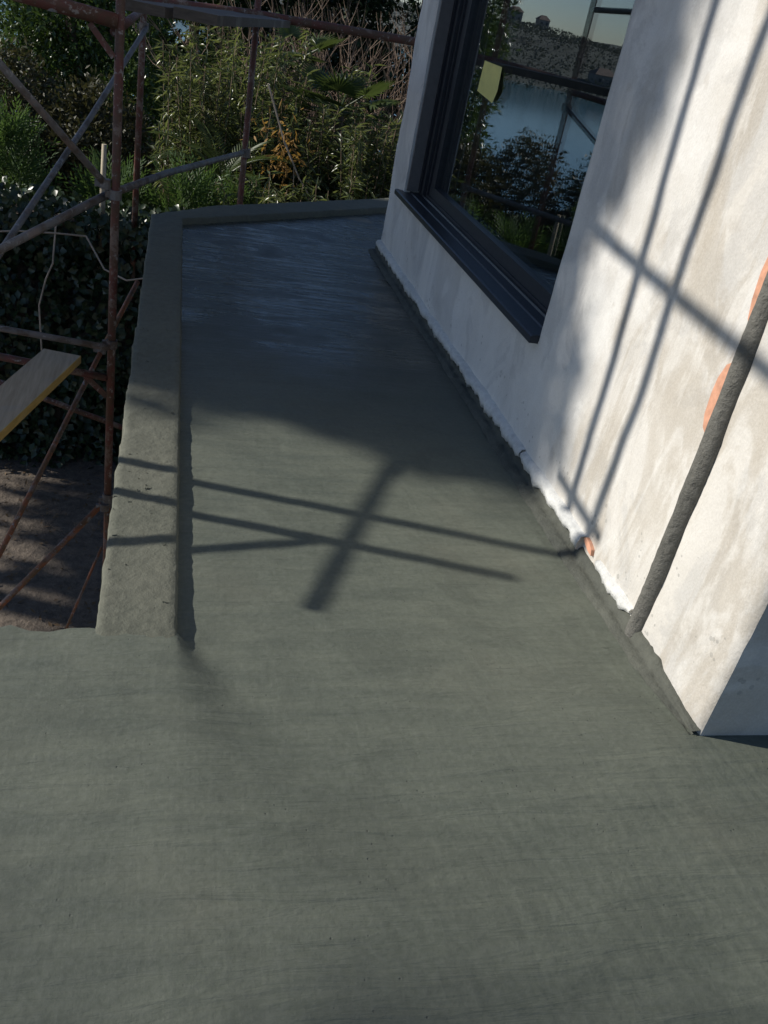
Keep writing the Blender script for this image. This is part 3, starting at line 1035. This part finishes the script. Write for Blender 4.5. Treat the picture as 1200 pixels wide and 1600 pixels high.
laurel('laurel_tree', 'tall glossy laurel tree filling the upper left behind the scaffold',
       [(-2.6, 22, 1.0, 1.25, 1.3, 3.2), (-2.9, 21.6, -1.6, 0.95, 1.2, 1.8), (-1.4, 22.3, -0.2, 1.2, 1.2, 2.6), (-1.9, 21.3, -2.8, 1.5, 1.2, 1.3), (-3.35, 22.6, 0.6, 0.75, 0.9, 2.8)], 1750, 15, 0.16, (-2.2, 22.2, -3.6))
laurel('laurel_tree', 'darker laurel tree in the shaded gap left of the lance-leaved shrub',
       [(0.1, 24.5, 0.2, 1.5, 1.0, 3.0), (0.9, 24.8, -2.0, 1.4, 1.0, 2.0), (-0.8, 24.6, -2.4, 1.4, 1.0, 1.8), (0.6, 24.2, 2.5, 1.4, 1.0, 2.0)], 1400, 14, 0.19, (0.1, 24.8, -4.2))

# --- feathery thuja shrubs
def thuja(label, cx, cy, ztop, rx, ry, h, n=520, lean=0):
    zb = ground_z(cx, cy)
    t = empty('thuja_shrub', (cx, cy, zb))
    tag(t, label, 'shrub', 'feathery evergreen shrubs beyond the kerb')
    C = []; D = []; U = []; L = []; W = []
    for i in range(n):
        a = random.uniform(0, 2 * math.pi)
        k = random.random() ** 0.75
        r = (1 - k ** 1.6) * 0.95 + 0.12
        z = zb + k * h
        jag = 1 + 0.30 * math.sin(a * 3 + cx) * (1 - k)
        o = Vector((cx + math.cos(a) * rx * r * jag * random.uniform(0.55, 1.0), cy + math.sin(a) * ry * r * random.uniform(0.55, 1.0), z))
        d = Vector((math.cos(a) * 0.55 + random.uniform(-.3, .3), math.sin(a) * 0.55 + random.uniform(-.3, .3), random.uniform(0.45, 1.1))).normalized()
        s = d.cross(Vector((random.uniform(-1, 1), random.uniform(-1, 1), random.uniform(-1, 1)))).normalized()
        nn = d.cross(s)
        ln = random.uniform(0.26, 0.46)
        for j in range(13):
            q = j / 12.0
            b = o + d * ln * q
            sg = 1 if j % 2 else -1
            dd = (d * 0.75 + s * sg * (0.75 - 0.4 * q)).normalized()
            C.append(b); D.append(dd); U.append(nn)
            L.append((0.16 - 0.09 * q) * random.uniform(0.8, 1.2)); W.append(0.019)
    leaf_cloud('crown', C, D, U, L, W, M['thuja'], t, 0.1, 0.05)
    trunk(t, (cx, cy, zb - 0.05), (cx, cy, zb + h * 0.8), 0.06, 0.015, (), None, 0.05)


thuja('feathery green thuja at the left edge behind the galvanised brace', -1.75, 10.3, -0.3, 0.80, 0.6, 2.75, 560)
thuja('feathery thuja between the two near scaffold poles', -0.62, 10.0, -0.5, 0.70, 0.55, 2.45, 480)
thuja('feathery thuja right of the second pole, above the kerb corner', 0.15, 9.9, -0.45, 0.62, 0.5, 2.55, 440)
thuja('low feathery thuja in front of the leaning brace joint', 0.75, 10.3, -0.6, 0.55, 0.5, 2.35, 360)

# --- ivy bank below
ivy = empty('ivy_hedge', (-0.8, 8.6, -3.0))
tag(ivy, 'dark glossy ivy hedge below the thuja beyond the near scaffold pole', 'hedge')
n = 11500
X = RNG.uniform(-2.6, 0.9, n); Z = RNG.uniform(-3.05, -0.75, n)
Yy = 8.45 + 0.35 * np.array([fbm(x * 1.3, z * 1.3, 2.0) for x, z in zip(X, Z)]) + RNG.uniform(-0.10, 0.22, n) + 0.14 * (Z + 3)
nt_ = 2200
X[:nt_] = RNG.uniform(-2.6, 1.0, nt_); Z[:nt_] = RNG.uniform(-0.74, -0.50, nt_); Yy[:nt_] = RNG.uniform(8.55, 9.45, nt_)
P = np.stack([X, Yy, Z], 1)
D = unit(n) * 0.8 + np.array([0, -0.35, -0.55])
U = unit(n) * 0.6 + np.array([-0.2, -0.9, 0.45])
leaf_cloud('foliage', P, D, U, RNG.uniform(0.06, 0.11, n), RNG.uniform(0.05, 0.085, n), M['ivy'], ivy, 0.1, 0.1)
hv = []
hf = []
xs_ = np.arange(-2.7, 1.01, 0.1); zs_ = np.arange(-3.3, -0.69, 0.1)
for z in zs_:
    for x in xs_:
        hv.append((x, 8.66 + 0.35 * fbm(x * 1.3, z * 1.3, 2.0) + 0.14 * (z + 3), z))
nx = len(xs_)
for j in range(len(zs_) - 1):
    for i in range(nx - 1):
        hf.append((j * nx + i, j * nx + i + 1, (j + 1) * nx + i + 1, (j + 1) * nx + i))
nbk = len(hv)
hv += [(-2.7, 9.35, -3.3), (1.0, 9.35, -3.3), (1.0, 9.35, -0.7), (-2.7, 9.35, -0.7)]
hf.append((nbk, nbk + 1, nbk + 2, nbk + 3))
hf.append(tuple([(len(zs_) - 1) * nx + i for i in range(nx)] + [nbk + 2, nbk + 3]))
mesh_obj('twig_mass', hv, hf, M['bark'], ivy)
mb = MB()
for pts in ([(-0.98, 8.3, -0.55), (-1.0, 8.2, -0.9), (-1.06, 8.2, -1.05), (-1.12, 8.2, -1.3), (-1.10, 8.18, -1.75)],
            [(-0.72, 8.2, -0.62), (-0.55, 8.05, -0.85), (-0.35, 7.9, -0.88), (-0.1, 7.85, -0.80)],
            [(-1.6, 8.2, -0.70), (-1.25, 8.1, -0.62), (-0.95, 8.1, -0.60), (-0.72, 8.2, -0.62)]):
    mb.tube(pts, 0.008, 5)
vn = mb.build('dry_vine', M['vine'])
tag(vn, 'pale dry vine stems trailing over the dark ivy hedge', 'vine')

# --- lance-leaved shrubs (sunlit, behind the far kerb)
def lance_shrub(label, cx, cy, rx, ry, z0, z1, nst, lf=0.175, mat='lance'):
    t = empty('lance_leaved_shrub', (cx, cy, ground_z(cx, cy)))
    tag(t, label, 'shrub', 'lance-leaved shrubs behind the far kerb')
    C = []; D = []; U = []; L = []; W = []
    st = MB()
    for i in range(nst):
        a = random.uniform(0, 2 * math.pi); k = math.sqrt(random.random())
        bx = cx + math.cos(a) * rx * k * 0.75; by = cy + math.sin(a) * ry * k * 0.75
        tx = cx + math.cos(a) * rx * k * 1.1 + random.uniform(-.25, .25); ty = cy + math.sin(a) * ry * k * 1.1 + random.uniform(-.2, .2)
        zt = z0 + (z1 - z0) * random.uniform(0.35, 1.0)
        p0 = Vector((bx, by, z0)); p2 = Vector((tx, ty, zt)); pm = (p0 + p2) / 2 + Vector((random.uniform(-.1, .1), random.uniform(-.1, .1), 0.1))
        st.tube([p0, pm, p2], [0.009, 0.006, 0.003], 4, False)
        nl = int(58 * (zt - z0) / 1.2)
        for j in range(nl):
            q = 0.12 + 0.88 * (j + random.random()) / nl
            b = p0.lerp(pm, q * 2) if q < 0.5 else pm.lerp(p2, q * 2 - 1)
            d = Vector((random.uniform(-1, 1), random.uniform(-1, 1), random.uniform(-0.75, 0.75)))
            C.append(b); D.append(d); U.append((random.uniform(-.4, .4), random.uniform(-.5, .2), 1))
            L.append(lf * random.uniform(0.6, 1.2)); W.append(lf * random.uniform(0.13, 0.2))
    leaf_cloud('foliage', C, D, U, L, W, M[mat], t, 0.15, 0.18)
    st.build('stems', M['twig'], t)
    return t


lance_shrub('sunlit lance-leaved shrub rising behind the third scaffold pole', 0.55, 12.0, 0.75, 0.6, -2.2, 1.05, 95)
lance_shrub('lance-leaved shrub in the middle between scaffold pole and house', 1.35, 11.6, 0.8, 0.6, -2.2, 0.45, 95)
lance_shrub('dense lance-leaved shrub next to the house corner', 2.45, 11.2, 0.8, 0.7, -2.2, 0.45, 120)
lance_shrub('low lance-leaved shrub just over the far kerb', 1.55, 9.9, 0.95, 0.45, -2.0, -0.12, 90)
lance_shrub('brownish lance-leaved shrub at the back right of the scaffold deck', 0.9, 13.6, 1.0, 0.6, -2.4, 1.2, 90)
lance_shrub('tangled lance-leaved shrub behind the fan palm', 2.7, 13.2, 1.1, 0.6, -2.4, 0.9, 90)
# patch of dead orange leaves
t = empty('dead_branch', (1.25, 11.0, -2.5))
tag(t, 'broken branch with orange dead leaves in the middle of the shrubs', 'branch')
C = np.array([1.22, 10.85, -0.02]) + RNG.normal(size=(170, 3)) * np.array([0.13, 0.08, 0.20])
leaf_cloud('foliage', C, unit(170) + np.array([0, 0, -0.5]), unit(170), RNG.uniform(.07, .14, 170), RNG.uniform(.02, .035, 170), M['deadleaf'], t, .15, .1)
mb = MB()
mb.tube([(0.95, 10.75, 0.62), (1.20, 10.75, 0.05), (1.42, 10.7, -0.32), (1.65, 10.7, -0.60)], [0.013, 0.013, 0.01, 0.006], 6)
mb.tube([(1.20, 10.75, 0.05), (1.35, 10.8, -0.2), (1.38, 10.8, -0.55)], [0.01, 0.008, 0.005], 6)
mb.build('stem', M['vine'], t)

# --- palms: every frond is a part
def fan_palm(label, cx, cy, cz, nf, rad, mat='palm'):
    t = empty('fan_palm', (cx, cy, ground_z(cx, cy)))
    tag(t, label, 'palm', 'palms among the shrubs')
    trunk(t, (cx, cy, ground_z(cx, cy)), (cx, cy, cz), 0.065, 0.055, (), None, 0.04)
    for i in range(nf):
        a = 2 * math.pi * i / nf + random.uniform(-.2, .2)
        el = random.uniform(-0.15, 1.05)
        d = Vector((math.cos(a) * math.cos(el), math.sin(a) * math.cos(el), math.sin(el)))
        o = Vector((cx, cy, cz)) + d * rad * 0.75
        side = d.cross(Vector((0, 0, 1))).normalized()
        C = []; D = []; U = []; L = []; W = []
        nrm = side.cross(d)
        for j in range(22):
            th = (j / 21 - 0.5) * 3.7
            dd = d * math.cos(th) + side * math.sin(th)
            C.append(o); D.append(dd + nrm * 0.12 - Vector((0, 0, 0.10))); U.append(nrm)
            L.append(rad * (0.62 + 0.15 * math.cos(th)) * random.uniform(0.9, 1.1)); W.append(rad * 0.075)
        fr = leaf_cloud('frond', C, D, U, L, W, M[mat], t, 0.22, 0.06)
        mb = MB(); mb.tube([Vector((cx, cy, cz)), o], [0.012, 0.008], 5)
        st = mb.build('stalk', M['palm'], None)
        st.parent = fr
        st.matrix_parent_inverse = Matrix.Translation(t.location).inverted() @ Matrix.Identity(4)
        st.matrix_parent_inverse = Matrix.Identity(4)


def feather_palm(label, cx, cy, cz, fronds):
    t = empty('feather_palm', (cx, cy, ground_z(cx, cy)))
    tag(t, label, 'palm', 'palms among the shrubs')
    trunk(t, (cx, cy, ground_z(cx, cy)), (cx, cy, cz), 0.09, 0.08, (), None, 0.03)
    for (az, el, ln) in fronds:
        h = Vector((math.cos(az), math.sin(az), 0))
        C = []; D = []; U = []; L = []; W = []
        pts = []
        p = Vector((cx, cy, cz)); e = el
        for j in range(15):
            pts.append(p.copy())
            d = h * math.cos(e) + Vector((0, 0, math.sin(e)))
            p = p + d * ln / 14
            e -= 0.085
        for j in range(2, 15):
            d = (pts[j] - pts[j - 1]).normalized()
            sd = d.cross(Vector((0, 0, 1))).normalized()
            nn = sd.cross(d)
            for half in (0, 0.5):
                b = pts[j - 1].lerp(pts[j], half)
                for sg in (-1, 1):
                    C.append(b); D.append(d * 0.75 + sd * sg + nn * 0.25); U.append(nn)
                    L.append(ln * 0.24 * math.sin(0.35 + 2.5 * j / 15) * random.uniform(.9, 1.1)); W.append(0.019)
        fr = leaf_cloud('frond', C, D, U, L, W, M['palm'], t, 0.2, 0.05)
        mb = MB(); mb.tube(pts, [0.011 - 0.0006 * j for j in range(15)], 5)
        st = mb.build('stalk', M['palm'], None)
        st.parent = fr


fan_palm('dark fan palm standing out behind the far kerb near the house', 2.05, 12.4, 0.30, 11, 0.58)
fan_palm('small fan palm with pale leaves under the long ledger', 1.62, 14.0, 0.70, 8, 0.50)
feather_palm('feather palm with drooping fronds behind the third scaffold pole', 0.55, 11.0, -0.55, [(2.6, 0.9, 1.1), (2.0, 1.2, 1.0), (3.6, 0.8, 0.95), (0.5, 1.15, 1.0), (0.9, 0.8, 1.0), (-0.4, 1.0, 0.95), (5.2, 0.7, 0.8), (4.2, 1.1, 0.9)])

# --- bare twiggy shrubs at the back
def bare(label, cx, cy, z0, n, h, spread):
    t = empty('bare_shrub', (cx, cy, ground_z(cx, cy)))
    tag(t, label, 'shrub', 'bare twiggy shrubs')
    mb = MB()
    for i in range(n):
        p = Vector((cx + random.uniform(-spread, spread), cy + random.uniform(-.5, .5), z0))
        d = Vector((random.uniform(-.5, .5), random.uniform(-.4, .4), 1)).normalized()
        pts = [p.copy()]
        for j in range(5):
            d = (d + Vector((random.uniform(-.3, .3), random.uniform(-.3, .3), random.uniform(-.15, .1)))).normalized()
            p = p + d * h / 5 * random.uniform(.7, 1.1)
            pts.append(p.copy())
            if j > 0:
                for _ in range(3):
                    q = p.copy(); e = (d + Vector((random.uniform(-.9, .9), random.uniform(-.9, .9), random.uniform(-.3, .5)))).normalized()
                    mb.tube([q, q + e * 0.22, q + e * 0.40 + Vector((0, 0, 0.06))], [0.006, 0.004, 0.002], 3, False)
        mb.tube(pts, [0.012, 0.011, 0.009, 0.007, 0.005, 0.003], 4, False)
    mb.build('branches', M['twig'], t)


bare('bare reddish twiggy shrub at the top beside the house corner', 3.0, 15.5, -1.2, 45, 2.7, 0.9)
bare('bare twiggy shrub at the top middle behind the deck', 1.6, 16.0, -1.2, 45, 2.7, 0.9)

# --- dark trees at the very back
def back_tree(name, label, blobs, nclump, per, base, mat, L, cr_=0.45):
    t = empty(name, base)
    tag(t, label, 'tree', 'dark trees behind the shrubs')
    P, O = clump_points(blobs, nclump, per, cr_, 0.5)
    leaf_cloud('crown', P, O * 0.5 + unit(len(P)), unit(len(P)) * 0.7 + np.array([0, 0, 1.0]), RNG.uniform(L * .7, L * 1.3, len(P)), RNG.uniform(L * .35, L * .5, len(P)), M[mat], t)
    c = blobs[0]
    trunk(t, base, (c[0], c[1], c[2] + c[5] * 0.3), 0.2, 0.08, [(0.6, (b[0], b[1], b[2]), 0.08) for b in blobs])


back_tree('pine_tree', 'dark conifer at the top right beside the house corner', [(5.6, 24, 1.5, 1.7, 1.2, 3.6), (4.3, 23.5, -1.5, 1.6, 1.0, 2.6), (3.6, 24.5, 0.0, 1.6, 1.0, 3.0)], 800, 22, (5.2, 24, -4.2), 'conifer', 0.22)
back_tree('oak_tree', 'dark broad tree behind the bare twigs', [(2.6, 27, 0.5, 2.0, 1.2, 3.6), (1.2, 27, -2.5, 2.4, 1.2, 2.4), (3.8, 27, -3, 2.2, 1.2, 2.4)], 800, 20, (2.6, 27.2, -4.6), 'conifer', 0.34)
back_tree('oak_tree', 'dark broad tree behind the glossy laurel at the upper left', [(-2.4, 27.5, 0.3, 1.9, 1.2, 3.4), (-1.2, 27.5, -2.6, 2.2, 1.2, 2.4), (-3.1, 27.3, -3.0, 1.6, 1.2, 2.2)], 800, 20, (-2.2, 27.6, -4.6), 'conifer', 0.34)
# brown-green bushes further left, seen in the window pane
for (bx_, by_, tz_, lab_) in ((-1.1, 14.2, 0.05, 'dull green bush behind the thuja, darkest in the pane'), (-2.3, 14.6, 0.22, 'rounded brownish bush left of the laurel foot'),
                              (-3.4, 14.0, 0.12, 'low dull bush at the far left of the garden'), (-4.6, 14.8, -0.2, 'leftmost dull bush on the slope to the lake')):
    zb_ = ground_z(bx_, by_)
    t = empty('garden_bush', (bx_, by_, zb_))
    tag(t, lab_, 'shrub', 'dull bushes on the lake side')
    hh_ = (tz_ - zb_) / 2
    P, O = clump_points([(bx_, by_, zb_ + hh_, 0.85, 0.7, hh_), (bx_ + 0.3, by_ - 0.3, zb_ + hh_ * 0.6, 0.8, 0.6, hh_ * 0.7)], 900, 18, 0.2, 0.45)
    leaf_cloud('crown', P, O * 0.4 + unit(len(P)), unit(len(P)) + np.array([0, 0, 0.8]), RNG.uniform(.06, .12, len(P)), RNG.uniform(.03, .055, len(P)), M['bush'], t)
    trunk(t, (bx_, by_, zb_ - 0.05), (bx_, by_, zb_ + hh_), 0.05, 0.02, [(0.5, (bx_ + 0.4, by_, zb_ + hh_ * 1.3), 0.02), (0.5, (bx_ - 0.4, by_, zb_ + hh_ * 1.3), 0.02)])
# --- shade trees on the sunward side (left, out of frame); the taller one is added to dim the near slab
back_tree('plane_tree', 'broad tree on the sunny left whose shadow covers the far terrace',
          [(-10, 8.42 + 0.10 * math.sin(k * 2.1), 5.3 + 0.72 * k, 1.4, 2.10, 0.95) for k in range(7)] + [(-10, 10.2, 7.2, 1.4, 1.5, 2.6), (-10.2, 9.9, 4.6, 1.4, 1.6, 1.9), (-9.8, 8.5, 4.2, 1.4, 1.8, 1.2)],
          2300, 22, (-10, 8.8, -3.05), 'laurel', 0.30, 0.24)
back_tree('plane_tree', 'taller added tree, out of view further left, that lightly shades the near end of the terrace',
          [(-22, 3.4, 14.3, 2.0, 4.0, 3.2), (-22.4, 0.4, 13.4, 2.0, 4.0, 3.6), (-22, 2.8, 10.5, 2.0, 3.6, 2.4), (-22, 0.0, 17.0, 2.0, 3.8, 2.2)], 420, 20, (-22, 1.5, -3.05), 'laurel', 0.36)

# cut post
mb = MB()
mb.tube([(-0.66, 9.0, -1.6), (-0.645, 9.0, -0.5), (-0.638, 9.0, 0.03)], [0.03, 0.028, 0.022], 8)
cp = shade(mb.build('wooden_stake', M['palebark']))
tag(cp, 'pale cut wooden stake standing between the scaffold poles in front of the thuja', 'stake')

# leaf litter and rubble on the soil, lower left
n = 1500
X = RNG.uniform(-3.5, 0.2, n); Yq = RNG.uniform(4.0, 8.4, n)
P = np.stack([X, Yq, np.array([ground_z(a, b) + 0.01 for a, b in zip(X, Yq)])], 1)
D = unit(n); D[:, 2] *= 0.25
lit = leaf_cloud('leaf_litter', P, D, unit(n) * 0.4 + np.array([0, 0, 1.0]), RNG.uniform(.03, .07, n), RNG.uniform(.015, .03, n), M['litter'])
tag(lit, 'dry leaves scattered over the brown soil below the scaffold', 'leaves', kind='stuff')

# ------------------------------------------------------------------ far shore seen in the window
n = 16000
T = RNG.uniform(335, 640, n); Uu = RNG.uniform(-420, 420, n)
X = -0.37 * T + 0.93 * Uu; Yq = 0.93 * T + 0.37 * Uu
P = np.stack([X, Yq, np.array([hill_z(a, b) for a, b in zip(X, Yq)])], 1)
per = 5
P5 = np.repeat(P, per, axis=0) + unit(n * per) * 1.5 + np.array([0, 0, 1.2])
o = leaf_cloud('far_wood', P5, unit(n * per), unit(n * per), RNG.uniform(0.7, 1.4, n * per), RNG.uniform(0.6, 1.2, n * per), M['wood'])
tag(o, 'wooded far shore across the lake', 'wood', kind='stuff')


def far_house(x, y, w, d, h, label):
    z = hill_z(x, y) - 0.5
    t = empty('far_building', (x, y, z))
    tag(t, label, 'building')
    mb = MB(); mb.box((x - w / 2, y - d / 2, z), (x + w / 2, y + d / 2, z + h)); mb.build('wall', M['render_far'], t)
    mb = MB()
    e = 0.6
    mb.add([(x - w / 2 - e, y - d / 2 - e, z + h), (x + w / 2 + e, y - d / 2 - e, z + h), (x + w / 2 + e, y + d / 2 + e, z + h), (x - w / 2 - e, y + d / 2 + e, z + h), (x - w / 4, y, z + h + 2.6), (x + w / 4, y, z + h + 2.6)],
           [(0, 3, 2, 1), (0, 1, 5, 4), (2, 3, 4, 5), (1, 2, 5), (3, 0, 4)])
    mb.build('roof', M['roof_far'], t)
    for i in range(max(2, int(w / 4))):
        for j in range(max(1, int(h / 3.2))):
            wx = x - w / 2 + (i + 0.5) * w / max(2, int(w / 4))
            mb = MB(); mb.box((wx - 0.6, y - d / 2 - 0.12, z + 1.2 + j * 3.1), (wx + 0.6, y - d / 2 + 0.1, z + 2.7 + j * 3.1)); mb.build('window', M['pane_far'], t)


for (T_, U_, w, d, h, lb_) in ((640, 40, 8, 8, 9, 'tallest pale building on the far hill, seen in the window'), (650, 22, 7, 7, 7, 'pale building left of the tallest one on the far hill'),
                              (560, -40, 10, 8, 5, 'wide pale house on the far hillside in the reflection'), (430, -15, 10, 8, 4, 'low pale house near the far shore of the lake'), (440, 35, 9, 8, 4, 'pale house at the foot of the far hill')):
    far_house(-0.37 * T_ + 0.93 * U_, 0.93 * T_ + 0.37 * U_, w, d, h, lb_)
